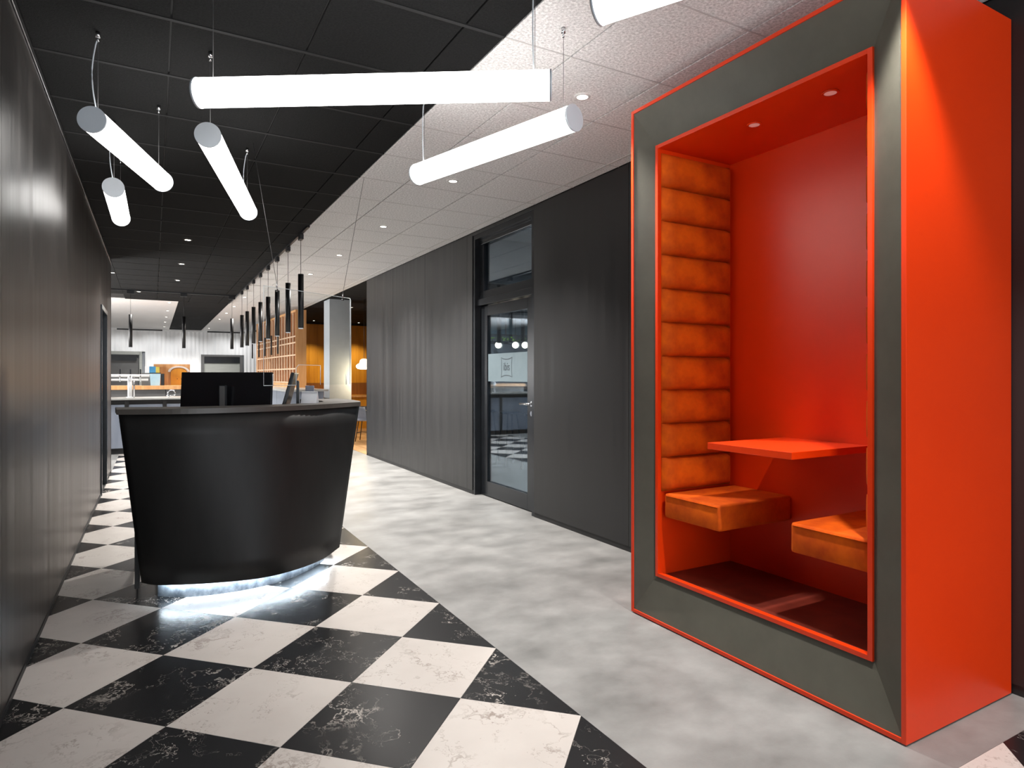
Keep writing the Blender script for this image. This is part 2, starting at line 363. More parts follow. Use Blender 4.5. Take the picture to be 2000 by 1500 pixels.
MB().box(-0.502, -0.496, 8.40, 9.36, 2.085, 2.13).build('frame_trim', M['steel'], d1)
MB().cyl((-0.60, 8.58, 1.03), (-0.56, 8.58, 1.03), 0.011).cyl((-0.56, 8.58, 1.03), (-0.56, 8.70, 1.03), 0.009).build('door_handle', M['chrome'], d1)

wr = MB(); wr.box(3.15, 3.33, -4.2, 5.14, 0, CEIL+0.01); wr.box(3.15, 3.33, 6.47, 10.54, 0, CEIL+0.01); wr.box(3.15, 3.33, 5.14, 6.47, 2.915, CEIL+0.01)
wall_right = struct(wr.build('wall_right', M['core']))
panels(wall_right, XR, 3.15, [-4.2, -1.5, 0.6, 2.2, 3.76, 5.14], 0.045, 2.94, 'wall')
panels(wall_right, XR, 3.15, [6.47, 6.61, 7.906, 9.2, 10.55], 0.045, 2.94, 'wall')
MB().box(XR, 3.33, 10.54, 10.556, 0.0, 2.94).build('end_panel', M['wall'], wall_right)
MB().box(XR, 3.15, 5.14, 6.47, 2.912, 2.94).build('wall_panel', M['wall'], wall_right)
bb = MB(); bb.box(3.137, 3.15, -4.2, 5.14, 0, 0.043); bb.box(3.137, 3.15, 6.47, 10.54, 0, 0.043)
struct(bb.build('baseboard_right', M['base']))
# glazed front behind the camera
wb = MB(); wb.box(-0.6, 3.3, -4.2, -4.0, 2.75, CEIL); wb.box(-0.6, -0.4, -4.2, -4.0, 0, 2.75); wb.box(3.05, 3.3, -4.2, -4.0, 0, 2.75)
struct(wb.build('wall_back', M['core']))
w9 = MB(); w9.box(-0.4, 3.05, -4.15, -4.08, 0, 0.08); w9.box(-0.4, 3.05, -4.15, -4.08, 2.67, 2.75)
for x in (-0.4, 0.75, 1.9, 2.98): w9.box(x, x+0.07, -4.15, -4.08, 0.08, 2.67)
win = struct(w9.build('window_1', M['frame']))
MB().box(-0.35, 3.0, -4.12, -4.11, 0.08, 2.67).build('window_pane', M['glass'], win)
# far shell
struct(MB().box(-4.15, -4.0, 10.2, 26, 0, CEIL).build('wall_west', M['roomgrey']))
struct(MB().box(-4.1, -0.72, 10.2, 10.34, 0, CEIL).build('wall_south', M['wall']))
struct(MB().box(9.1, 9.25, -4.2, 26, 0, CEIL).build('wall_east', M['roomgrey']))
struct(MB().box(3.33, 9.1, -0.2, 0.0, 0, CEIL).build('wall_room_south', M['roomgrey']))

# far wall of white pleated cladding
wf = struct(MB().box(-4, 3.4, 25.06, 25.25, 0, CEIL).build('wall_far', M['roomgrey']))
x = -2.2
while x < 3.3:
    wd = 0.13
    if x < -0.33-0.05 and x+wd > -2.2: z0 = 2.17
    elif x > 1.45 and x < 2.8: z0 = 2.10
    else: z0 = 0.0
    mb = MB(); pts = [(x+wd*k/8, 25.0+0.012*math.cos(2*PI*k/8)) for k in range(9)]
    mb.loft([[(a, b, z0) for a, b in pts], [(a, b, 2.90) for a, b in pts]])
    mb.build('pleated_panel', M['white'], wf); x += wd
MB().box(-4, 3.4, 24.9, 25.06, 2.89, CEIL+0.01).build('cornice', M['white'], wf)
struct(tr := MB().box(-1.05, 0.26, 24.5, 24.56, 2.86, 2.905).build('trim_1', M['black']))
struct(MB().box(1.63, 2.8, 24.5, 24.56, 2.86, 2.905).build('trim_2', M['black']))
d2 = MB().box(1.56, 2.73, 25.0, 25.05, 0, 1.80).build('door_2', M['greyl']); struct(d2)
f2 = MB(); f2.box(1.46, 1.56, 24.95, 25.06, 0, 2.10); f2.box(2.73, 2.83, 24.95, 25.06, 0, 2.10); f2.box(1.56, 2.73, 24.95, 25.06, 2.03, 2.10)
f2.build('door_frame', M['greyd'], d2)
MB().box(1.56, 2.73, 24.97, 25.02, 1.80, 2.03).build('shutter_box', M['frame'], d2)
w2 = MB().box(-2.2, -0.40, 25.0, 25.05, 0.9, 1.95).build('window_2', M['greyd']); struct(w2)
f2 = MB(); f2.box(-0.42, -0.34, 24.94, 25.06, 0.85, 2.17); f2.box(-2.2, -0.42, 24.9, 25.06, 2.06, 2.17)
f2.build('window_frame', M['greyl'], w2)
MB().box(-2.2, -0.50, 24.92, 25.0, 1.86, 2.06).build('shutter_box', M['frame'], w2)
MB().box(-2.2, -0.34, 24.93, 25.05, 0.0, 0.9).build('apron_panel', M['greyd'], w2)

# ================================================================ DOOR IN THE RIGHT WALL
DX = 3.22
door = struct(MB().box(DX-0.005, DX+0.04, 5.20, 5.40, 0.01, 2.11, 0.003).build('door_3', M['frame']))
s_ = MB(); s_.box(DX-0.005, DX+0.04, 6.27, 6.42, 0.01, 2.11, 0.003); s_.build('door_stile', M['frame'], door)
MB().box(DX-0.005, DX+0.04, 5.40, 6.27, 0.01, 0.17, 0.003).build('door_rail', M['frame'], door)
MB().box(DX-0.005, DX+0.04, 5.40, 6.27, 2.00, 2.11, 0.003).build('door_rail', M['frame'], door)
MB().box(DX+0.012, DX+0.02, 5.40, 6.27, 0.17, 2.00).build('door_pane', M['glass'], door)
fr = MB()
fr.box(3.14, 3.30, 5.14, 5.195, 0, 2.912); fr.box(3.14, 3.30, 6.425, 6.47, 0, 2.912); fr.box(3.14, 3.30, 5.195, 6.425, 2.86, 2.912)
fr.box(3.17, 3.30, 5.195, 6.425, 2.12, 2.19, 0.004); fr.box(3.20, 3.30, 5.195, 6.425, 2.19, 2.28, 0.004); fr.box(3.19, 3.26, 5.195, 6.425, 2.80, 2.86, 0.004)
fr.box(3.20, 3.26, 6.33, 6.425, 2.28, 2.80, 0.004); fr.box(3.20, 3.26, 5.195, 5.26, 2.28, 2.80, 0.004)
fr.build('door_frame', M['frame'], door)
MB().box(3.225, 3.232, 5.26, 6.33, 2.28, 2.80).build('transom_pane', M['glass'], door)
MB().box(DX+0.004, DX+0.008, 5.41, 6.26, 1.275, 1.575).build('frosted_band', M['frost'], door)
# printed mark on the band: bowed outline and the word
YC, HW, HH = 5.84, 0.120, 0.104
pz = 1.425
out = []
for k in range(13):
    u = -1+2*k/12; out.append((YC+u*HW, pz+HH-0.020*(1-u*u)))
for k in range(1, 13):
    u = 1-2*k/12; out.append((YC+HW-0.014*(1-u*u), pz+u*HH))
for k in range(1, 13):
    u = 1-2*k/12; out.append((YC+u*HW, pz-HH+0.020*(1-u*u)))
for k in range(1, 12):
    u = -1+2*k/12; out.append((YC-HW+0.014*(1-u*u), pz+u*HH))
mb = MB(); n = len(out); ring = []
for i in range(n):
    a = Vector(out[i-1]); b = Vector(out[(i+1) % n]); d = (b-a).normalized(); nn = Vector((d.y, -d.x))*0.0035
    p = Vector(out[i]); ring.append(((p-nn), (p+nn)))
for i in range(n):
    a, b = ring[i], ring[(i+1) % n]; X_ = DX+0.0025
    mb.quad((X_, a[0].x, a[0].y), (X_, a[1].x, a[1].y), (X_, b[1].x, b[1].y), (X_, b[0].x, b[0].y))
mb.build('printed_outline', M['ink'], door)
tcv = bpy.data.curves.new('lettering', 'FONT'); tcv.body = 'ibis'; tcv.size = 0.105; tcv.align_x = 'CENTER'; tcv.align_y = 'CENTER'; tcv.extrude = 0.0006
to = bpy.data.objects.new('lettering', tcv); COL.objects.link(to); bpy.context.view_layer.update()
tm = bpy.data.meshes.new_from_object(to); bpy.data.objects.remove(to); tm.materials.clear(); tm.materials.append(M['ink'])
lt = link('lettering', tm, door, (DX+0.0025, YC, pz+0.004)); lt.rotation_euler = (PI/2, 0, -PI/2); lt.scale = (1.0, 1.15, 1)
hd = MB(); hd.cyl((DX-0.002, 5.31, 1.06), (DX-0.012, 5.31, 1.06), 0.026).cyl((DX-0.01, 5.31, 1.06), (DX-0.06, 5.31, 1.06), 0.010).path([(DX-0.055, 5.305, 1.06), (DX-0.06, 5.33, 1.06), (DX-0.062, 5.45, 1.058)], 0.011, 12)
hd.build('door_handle', M['chrome'], door)
MB().cyl((DX-0.002, 5.31, 0.965), (DX-0.012, 5.31, 0.965), 0.026).build('lock_plate', M['chrome'], door)

# ================================================================ SEATING BOOTH
BX, BY0, BY1, BH = 2.35, 1.294, 2.802, 2.822
booth = thing('seating_booth', 'tall orange box-shaped seating booth with grey splayed front frame, against the dark wall', 'booth', (BX, (BY0+BY1)/2, 0))
oy = (BY0+BY1)/2
def bp(mb, name, m, parent=booth): return mb.build(name, M[m], parent)
W = BY1-oy; D = 3.125-BX; T = 0.018
bp(MB().box(0, D, -W, -W+T, 0.006, BH, 0.0015), 'side_panel', 'orange')
bp(MB().box(0, D, W-T, W, 0.006, BH, 0.0015), 'side_panel', 'orange')
bp(MB().box(0.0, D, -W+T, W-T, BH-T, BH, 0.0015), 'top_panel', 'orange')
bp(MB().box(0.0, D, -W+T, W-T, 0.006, 0.006+T, 0.0015), 'bottom_panel', 'orange')
# splayed grey frame, four mitred boards
IX = 0.075; IYF, IYN = 0.625, 0.593; IZ0, IZ1 = 0.229, 2.602
oYv, oZ0, oZ1 = W-T, 0.006+T, BH-T; FX = 0.006
def board(name, a, b, c, d): mb = MB(); mb.quad(a, b, c, d); mb.solid(0.012); return bp(mb, name, 'bevel')
board('frame_board', (FX, -oYv, oZ0), (FX, oYv, oZ0), (IX, IYF, IZ0), (IX, -IYN, IZ0))
board('frame_board', (FX, oYv, oZ1), (FX, -oYv, oZ1), (IX, -IYN, IZ1), (IX, IYF, IZ1))
board('frame_board', (FX, oYv, oZ0), (FX, oYv, oZ1), (IX, IYF, IZ1), (IX, IYF, IZ0))
board('frame_board', (FX, -oYv, oZ1), (FX, -oYv, oZ0), (IX, -IYN, IZ0), (IX, -IYN, IZ1))
# inner lip
L0 = IX-0.012; L1 = D-0.03; t2 = 0.02
bp(MB().box(L0, L1, IYF-t2+0.001, IYF, IZ0, IZ1, 0.001), 'inner_side', 'orange')
bp(MB().box(L0, L1, -IYN, -IYN+t2, IZ0, IZ1, 0.001), 'inner_side', 'orange')
bp(MB().box(L0, L1, -IYN+t2, IYF-t2, IZ1-t2, IZ1, 0.001), 'inner_ceiling', 'orange')
bp(MB().box(L0, L0+0.03, -IYN+t2, IYF-t2, IZ0, IZ0+t2, 0.001), 'inner_sill', 'orange')
bp(MB().box(L0+0.03, L1, -IYN+t2, IYF-t2, IZ0-0.01, IZ0+0.008), 'inner_floor', 'podfloor')
XB = 2.98-BX
bp(MB().box(XB+0.0, XB+0.02, -IYN+t2, IYF-t2, IZ0+0.008, IZ1-t2), 'back_panel', 'orange')
# upholstery pads
def pad_mesh(w_, h_, t_, r, crown):
    # rounded cushion lying against a wall: X width, Z height, thickness along +Y outwards
    nx, nz = 14, 8; mb = MB(); g = []
    for iz in range(nz+1):
        row = []
        for ix in range(nx+1):
            u = ix/nx*2-1; v = iz/nz*2-1
            eu = max(0, (abs(u)-(1-2*r/w_))/(2*r/w_)); ev = max(0, (abs(v)-(1-2*r/h_))/(2*r/h_))
            e = min(1, math.hypot(eu, ev)); y = t_*(1-e**2.2*0.85)+crown*(1-u*u)*(1-v*v)
            row.append(mb.b.verts.new((w_/2*(1+u), y, h_/2*(1+v))))
        g.append(row)
    for iz in range(nz):
        for ix in range(nx):
            f = mb.b.faces.new((g[iz][ix], g[iz][ix+1], g[iz+1][ix+1], g[iz+1][ix])); f.smooth = True
    bd = [(0, iz) for iz in range(nz+1)]
    rim = [g[0][i] for i in range(nx+1)] + [g[j][nx] for j in range(1, nz+1)] + [g[nz][i] for i in range(nx-1, -1, -1)] + [g[j][0] for j in range(nz-1, 0, -1)]
    bk = [mb.b.verts.new((v.co.x, 0, v.co.z)) for v in rim]
    for k in range(len(rim)):
        mb.b.faces.new((rim[k], rim[(k+1) % len(rim)], bk[(k+1) % len(rim)], bk[k]))
    mb.b.faces.new(bk[::-1])
    me = mb.mesh('pad'); me.materials.append(M['velvet']); return me
pm = pad_mesh(XB-L0-0.034, 0.185, 0.040, 0.022, 0.012)
for k in range(10):
    z = 0.697+k*0.1862
    o = link('back_pad', pm, booth, (XB-0.010, IYF-t2, z), PI)
    o = link('back_pad', pm, booth, (L0+0.024, -IYN+t2, z), 0)
# seats
def seat(y0, y1):
    mb = MB(); mb.box(L0+0.022, XB-0.002, y0, y1, 0.558, 0.692, 0.016)
    for f in mb.b.faces: f.smooth = True
    o = bp(mb, 'seat', 'velvet'); 
    bp(MB().path([(L0+0.020, y0+0.012, 0.679), (L0+0.020, y1-0.012, 0.679)], 0.0022, 6), 'piping', 'velvet', o)
    return o
sB = oy
seat(2.235-oy, 2.625-oy); seat(1.470-oy, 1.835-oy)
bp(MB().box(2.405-BX, XB, 1.805-oy, 2.285-oy, 0.968, 1.0, 0.0015), 'table_top', 'orange')
for yy in (2.164, 1.756):
    o = bp(MB().lathe([(0.022, 0.004), (0.034, 0.004), (0.036, 0.0), (0.036, -0.0), (0.034, -0.004), (0.026, -0.004)][::-1], 24), 'booth_downlight', 'orange')
    o.location = (0.25, yy-oy, IZ1-t2-0.001)
    p_ = MB().cyl((0, 0, -0.003), (0, 0, 0.001), 0.027).build('light_lens', M['podlens'], o)

# ================================================================ RECEPTION DESK
def catmull(pts, n=8):
    P_ = [Vector(p) for p in pts]; P_ = [P_[0]*2-P_[1]] + P_ + [P_[-1]*2-P_[-2]]; out = []
    for i in range(1, len(P_)-2):
        a, b, c, d = P_[i-1:i+3]
        for k in range(n):
            t = k/n; out.append(0.5*((2*b)+(c-a)*t+(2*a-5*b+4*c-d)*t*t+(3*b-a-3*c+d)*t**3))
    out.append(P_[-2]); return out
DO = Vector((0.55, 4.6, 0))
desk = thing('reception_desk', 'black curved reception desk tapering towards a glowing plinth on the chequered floor', 'desk', DO)
def loc_(p, z): return (p.x-DO.x, p.y-DO.y, z)
top = catmull([(-0.172, 4.19), (0.136, 4.085), (0.422, 4.085), (0.727, 4.155), (1.0, 4.31), (1.30, 4.565)])
bot = catmull([(-0.063, 4.345), (0.026, 4.245), (0.262, 4.143), (0.536, 4.090), (0.744, 4.142), (0.967, 4.297), (1.154, 4.555)])
def resample(c, n):
    d = [0]
    for a, b in zip(c, c[1:]): d.append(d[-1]+(b-a).length)
    out = []
    for k in range(n+1):
        s = d[-1]*k/n; i = 0
        while i < len(d)-2 and d[i+1] < s: i += 1
        u = (s-d[i])/(d[i+1]-d[i]); out.append(c[i].lerp(c[i+1], u))
    return out
top = resample(top, 40); bot = resample(bot, 40)
ZT = 1.115; ZB = 0.112
def ring_z(z):
    u = (z-ZB)/(ZT-ZB); return [a.lerp(b, u) for a, b in zip(bot, top)]
def inset(c, d):
    out = []
    for i, p in enumerate(c):
        t = (c[min(i+1, len(c)-1)]-c[max(i-1, 0)]).normalized(); out.append(p+Vector((-t.y, t.x))*d)
    return out
mb = MB()
zs = [ZB+(ZT-ZB)*k/8 for k in range(9)]
outer = [[loc_(p, z) for p in ring_z(z)] for z in zs]; inner = [[loc_(p, z) for p in inset(ring_z(z), 0.03)] for z in zs[::-1]]
mb.loft(outer+inner+[outer[0]], smooth=True)
for e in (0, -1):
    for k in range(8): mb.quad(outer[k][e], outer[k+1][e], inner[7-k][e], inner[8-k][e])
bmesh.ops.remove_doubles(mb.b, verts=mb.b.verts[:], dist=1e-5)
mb.build('front_panel', M['desk'], desk)
# counter ring
ot = [Vector((p.x, p.y)) for p in inset(resample(catmull([(-0.18, 4.183), (0.136, 4.078), (0.422, 4.078), (0.727, 4.148), (1.0, 4.303), (1.309, 4.562)]), 40), 0)]
back_r = [Vector(p) for p in [(1.352, 4.75), (1.365, 4.95), (1.36, 5.15), (1.33, 5.32)]]
inn = [Vector(p) for p in [(1.03, 5.32), (1.09, 5.1), (1.11, 4.9), (1.08, 4.72), (0.98, 4.58), (0.82, 4.46), (0.62, 4.39), (0.40, 4.36), (0.15, 4.38), (-0.02, 4.42), (-0.20, 4.48)]]
poly = [(p.x-DO.x, p.y-DO.y) for p in ot+back_r+inn]
cb = MB().prism(poly, 1.115, 1.145)
cb.build('counter_top', M['desktop'], desk)
# right return and left return of the carcass
mb = MB()
r0 = [Vector(p) for p in [(1.30, 4.565), (1.34, 4.75), (1.352, 4.95), (1.345, 5.15), (1.32, 5.30)]]
r1 = [Vector(p) for p in [(1.154, 4.555), (1.19, 4.75), (1.205, 4.95), (1.20, 5.15), (1.18, 5.30)]]
lo = [[loc_(a.lerp(b, k/6), ZB+(ZT-ZB)*k/6) for a, b in zip(r1, r0)] for k in range(7)]
mb.loft(lo, smooth=True); mb.solid(0.025); mb.build('side_panel', M['desk'], desk)
MB().box(-0.10-DO.x, -0.075-DO.x, 4.45-DO.y, 5.25-DO.y, 0.05, 1.10).build('side_panel', M['desk'], desk)
wt = [Vector(p) for p in [(-0.07, 4.44), (0.15, 4.40), (0.40, 4.38), (0.62, 4.41), (0.82, 4.48), (0.98, 4.60), (1.08, 4.74), (1.12, 4.95), (1.08, 5.25), (0.78, 5.25), (0.70, 5.05), (0.40, 4.98), (-0.07, 4.98)]]
MB().prism([(p.x-DO.x, p.y-DO.y) for p in wt], 0.71, 0.74).build('work_surface', M['desktop'], desk)
# plinth
pl = resample(catmull([(0.022, 4.40), (0.18, 4.296), (0.363, 4.262), (0.561, 4.275), (0.783, 4.362), (1.056, 4.646), (1.10, 4.9)]), 30)
o_ = [loc_(p, 0.0) for p in pl]; mb = MB(); inn_ = inset(pl, 0.02)
mb.loft([[loc_(p, 0.0) for p in pl], [loc_(p, 0.115) for p in pl], [loc_(p, 0.115) for p in inn_], [loc_(p, 0.0) for p in inn_], [loc_(p, 0.0) for p in pl]])
mb.quad(loc_(pl[0], 0), loc_(pl[0], 0.115), loc_(inn_[0], 0.115), loc_(inn_[0], 0))
mb.build('plinth', M['plinth'], desk)
MB().box(0.022-DO.x, 0.04-DO.x, 4.41-DO.y, 5.2-DO.y, 0.0, 0.112).build('plinth', M['plinth'], desk)
# under-board that carries the light strip
a_ = inset(bot, 0.0); b_ = [Vector((p.x, p.y)) for p in resample(pl, 40)]
mb = MB(); mb.loft([[loc_(p, ZB) for p in a_], [loc_(p, ZB) for p in b_]], smooth=False); mb.solid(0.006); mb.build('soffit_board', M['desk'], desk)
st0 = inset(resample(pl, 40), -0.020); st1 = inset(resample(pl, 40), -0.034)
mb = MB(); mb.loft([[loc_(p, ZB-0.010) for p in st0[1:-6]], [loc_(p, ZB-0.010) for p in st1[1:-6]]]); mb.solid(0.003)
mb.build('light_strip', M['led'], desk)

# monitors, card holder, screen
def monitor(label, loc, rz, tilt, w_=0.60, h_=0.345, base=0.74):
    t = thing('monitor', label, 'monitor', (loc[0], loc[1], base), rz)
    ct = loc[2]-base-h_/2
    R_ = Matrix.Translation((0, 0, ct)) @ Matrix.Rotation(tilt, 4, 'X')
    MB().box(-w_/2, w_/2, -0.010, 0.012, -h_/2, h_/2, 0.004, R_).build('screen_housing', M['plastic'], t)
    MB().box(-w_/2+0.008, w_/2-0.008, 0.0121, 0.0132, -h_/2+0.008, h_/2-0.008, 0, R_).build('display', M['plastic'], t)
    MB().box(-0.024, 0.024, -0.062, -0.045, 0.012, ct+0.09, 0.003).build('stand', M['frame'], t)
    MB().box(-0.017, 0.017, -0.064, -0.062, 0.02, ct+0.084).build('stand_cover', M['greyd'], t)
    MB().box(-0.12, 0.12, -0.12, 0.08, 0.0, 0.012, 0.004).build('base', M['frame'], t)
    return t
yaw = -math.atan(700/1243)
monitor('black monitor seen from behind, wide back towards us over the desk counter', (0.42, 4.59, 1.357), yaw, -0.08, 0.60, 0.35)
monitor('black monitor seen almost edge-on, leaning, right of the wide monitor', (0.84, 4.70, 1.36), math.radians(76), 0.26, 0.50, 0.30)
h = thing('card_holder', 'white slanted card holder on the desk counter, in front of the grey column', 'card holder', (0.930, 4.50, 1.145), yaw)
MB().loft([[(-0.052, -0.01, 0), (0.055, -0.01, 0), (0.055, 0.05, 0), (-0.052, 0.05, 0)], [(-0.055, 0.022, 0.075), (0.052, 0.022, 0.075), (0.052, 0.034, 0.075), (-0.055, 0.034, 0.075)]], True, False, True).build('body', M['paper'], h)
MB().box(-0.054, 0.051, 0.014, 0.036, 0.075, 0.08).build('card', M['paper'], h)
c_ = thing('card_terminal', 'small pale upright card stand behind the white card holder', 'card stand', (1.03, 4.93, 0.74), yaw)
MB().box(-0.012, 0.012, -0.01, 0.01, 0.0, 0.47).build('post', M['frame'], c_)
MB().box(-0.033, 0.033, -0.016, -0.008, 0.44, 0.52, 0.003).build('card', M['fabric'], c_)
k_ = thing('keyboard', 'black keyboard lying on the desk behind the wide monitor', 'keyboard', (0.48, 4.86, 0.7405), yaw)
MB().box(-0.21, 0.21, -0.065, 0.065, 0, 0.018, 0.004).build('case', M['plastic'], k_)
for r in range(4):
    MB().box(-0.2, 0.2, -0.055+r*0.028, -0.033+r*0.028, 0.018, 0.023, 0.002).build('key_row', M['frame'], k_)

SA, SB = Vector((0.595, 4.198)), Vector((1.238, 4.582))
dv = SB-SA; ln = dv.length; ang = math.atan2(dv.y, dv.x)
s = thing('acrylic_screen', 'clear acrylic hygiene screen hung on thin wires above the desk counter', 'screen', (SA.x, SA.y, 0), ang)
n0, n1 = 0.255, 0.465
prof = [(0, 1.272), (n0, 1.272), (n0, 1.385), (n0+0.02, 1.405), (n1, 1.405), (n1, 1.272), (ln, 1.272), (ln, 1.893), (0, 1.893)]
mb = MB(); a = [mb.b.verts.new((x_, -0.002, z_)) for x_, z_ in prof]; b = [mb.b.verts.new((x_, 0.002, z_)) for x_, z_ in prof]
mb.b.faces.new(a); mb.b.faces.new(b[::-1]); mb.build('sheet', M['acrylic'], s)
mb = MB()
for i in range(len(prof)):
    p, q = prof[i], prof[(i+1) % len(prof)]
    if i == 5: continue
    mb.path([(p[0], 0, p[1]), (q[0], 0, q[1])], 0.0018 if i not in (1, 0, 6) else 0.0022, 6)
mb.build('edge_highlight', M['edge'], s)  # pale rim mesh, the sheet's edge highlights put into its colour
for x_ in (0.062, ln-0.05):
    MB().path([(x_, -0.01, 1.272), (x_, -0.01, 1.345)], 0.0025, 6).build('highlight_strip', M['edge'], s)  # short pale strips added to stand for small highlights on the sheet
inv = Matrix.Rotation(-ang, 3, 'Z')
def L(p): return inv @ (Vector(p)-Vector((SA.x, SA.y, 0)))
for (px, anc) in ((0.10, (0.600, 4.72, 2.944)), (ln-0.075, (1.488, 5.088, 2.944))):
    MB().cyl((px, -0.006, 1.875), (px, 0.006, 1.875), 0.008).cyl((px, 0, 1.89), (px, 0, 1.92), 0.006, 0.003).build('wire_clip', M['chrome'], s)
    MB().path([(px, 0, 1.915), L(anc)], 0.0016, 6).build('suspension_wire', M['greyd'], s)

# ================================================================ HANGING TUBE LAMPS
R_T = 0.059
def tube_lamp(label, a, b, cord_end=0, sag=0.02, ins=0.06):
    a, b = Vector(a), Vector(b); mid = (a+b)/2; d = (b-a).normalized()
    t = thing('tube_pendant', label, 'lamp', mid, 0, 'white tube lamps hung at odd angles under the black and white ceiling')
    A, B = a-mid, b-mid
    MB().cyl(A, B, R_T, n=40, caps=True).build('diffuser', M['tube'], t)
    for e, s in ((A, -1), (B, 1)):
        MB().cyl(e-d*0.001*s, e+d*s*0.008, R_T+0.002, n=40).build('end_cap', M['cap'], t)
    for k, (e, s) in enumerate(((A, 1), (B, -1))):
        p = e+d*s*ins
        up = CEIL-mid.z
        MB().path([(p.x, p.y, R_T-0.003), (p.x, p.y, up-0.02)], 0.0013, 6).build('suspension_wire', M['greyd'], t)
        MB().cyl((p.x, p.y, up-0.045), (p.x, p.y, up-0.025), 0.005, n=10).cyl((p.x, p.y, up-0.025), (p.x, p.y, up), 0.010, n=12).build('ceiling_hook', M['chrome'], t)
        if k == cord_end:
            pts = [(p.x-0.004, p.y, R_T-0.003)]
            for q in range(1, 12):
                u = q/12; pts.append((p.x-0.004-sag*math.sin(u*PI)*(1 if u < .6 else 1), p.y+0.004, R_T+u*(up-R_T-0.03)))
            pts.append((p.x, p.y, up-0.03)); MB().path(pts, 0.003, 8).build('power_cord', M['cap'], t)
    return t
ZT2 = 2.51
tube_lamp('large white tube lamp hanging crosswise, widest and frontmost across the picture', (0.165, 2.950, ZT2), (1.40, 2.174, ZT2), 1, 0.004)
tube_lamp('white tube lamp hung highest at left, pointing down right, bluish end cap', (-0.246, 3.50, ZT2), (0.045, 4.40, ZT2))
tube_lamp('white tube lamp hanging left of centre, below the large crosswise tube lamp', (0.232, 3.444, ZT2), (0.592, 4.905, ZT2), 1)
tube_lamp('shortest-looking white tube lamp, farthest left above the dark wall', (-0.219, 4.69, ZT2), (-0.212, 5.56, ZT2))
tube_lamp('white tube lamp slanting up right under the pale ceiling beside the black door', (1.346, 3.51, ZT2), (1.672, 2.396, ZT2), 0, 0.005)
tube_lamp('white tube lamp cut by the top edge of the picture, above the booth corner', (1.236, 1.625, ZT2), (1.70, 0.75, ZT2))

# ================================================================ DOWNLIGHTS
dl_ring = MB().lathe([(0.031, 0.004), (0.033, -0.004), (0.045, -0.003), (0.047, 0.003)], 28).mesh('trim_ring'); dl_ring.materials.append(M['railw'])
dl_ringb = dl_ring.copy(); dl_ringb.materials.clear(); dl_ringb.materials.append(M['black'])
dl_lens = MB().cyl((0, 0, -0.001), (0, 0, 0.004), 0.032, n=24).mesh('light_lens'); dl_lens.materials.append(M['lens'])
def downlight(x, y, label, dark=False, power=60, size=110, group=None, z=CEIL, col=(1, 0.96, 0.91), blend=0.7, target=None, r=0.03):
    t = thing('downlight', label, 'downlight', (x, y, z-0.004), 0, group)
    link('trim_ring', dl_ringb if dark else dl_ring, t); link('light_lens', dl_lens, t)
    if power: spot(t, (0, 0, -0.02), power, size, col, blend, r, target)
    return t
for k, y in enumerate((3.0, 4.82, 6.65, 8.51, 10.31)):
    downlight(2.155, y, ORD[k]+' small round downlight in the pale ceiling along the black wall', power=(170, 260, 360, 400, 400)[k], size=(95, 110, 120, 120, 120)[k], group='downlights in the pale ceiling')
for y in (1.17, -0.65, -2.4):
    if y > 1: o = downlight(2.17, 1.19, 'round downlight overhead at the booth corner, just above the picture', power=210, size=80, blend=0.6)
    else: downlight(2.155, y, 'round downlight in the pale ceiling '+('just' if y > -1 else 'far')+' behind the camera', power=100, group='downlights behind the camera')
for k, y in enumerate((8.435, 10.28, 12.06)):
    downlight(0.352, y, ORD[k]+' small round downlight in the black ceiling over the desk', True, 240, 125, 'downlights in the black ceiling')
downlight(-0.56, 11.68, 'starry small downlight at the end of the left dark wall', True, 30)
downlight(-0.246, 14.03, 'small downlight in the black ceiling between two black tube pendants', True, 120)
for k, y in enumerate((15.81, 17.81, 19.68, 21.55, 23.58)):
    downlight(0.30, y, ORD[k]+' tiny downlight in the pale ceiling patch over the bar', power=160, size=130, group='downlights over the bar')
for k, y in enumerate((13.99, 15.94, 17.72, 19.70, 23.6)):
    downlight(1.62, y, ORD[k]+' tiny downlight beside the row of black tube pendants', power=160, size=130, group='downlights beside the pendants')
for k, (x, y) in enumerate(((4.026, 14.81), (4.05, 18.9), (5.377, 18.93))):
    downlight(x, y, ['small downlight in the black ceiling right of the grey column', 'small downlight at the wood wall left of the grey column', 'small downlight at the wood wall right of the grey column'][k], True, 130, 100, col=(1, 0.82, 0.52))
downlight(6.4, 11.4, 'added round downlight brightening the leafy shelf behind the glass door', power=110, size=150, col=(0.9, 0.97, 1))  # extra lamp, added so the leaves show through the glass
downlight(4.1, 5.7, 'added round downlight brightening the room behind the glass door', power=30, size=140, col=(0.85, 0.93, 1))  # extra lamp, added to lift the dark wall behind the transom
for k, x in enumerate((-1.0, 0.0, 1.0, 2.2, 3.0)):   # wall washers on the far wall's trim
    l = spot(None, (x, 24.0, 2.9), 28, 100, (1, 1, 1), 0.8, 0.05, (0, 0.9, -1.2)); l.name = 'wall_washer'

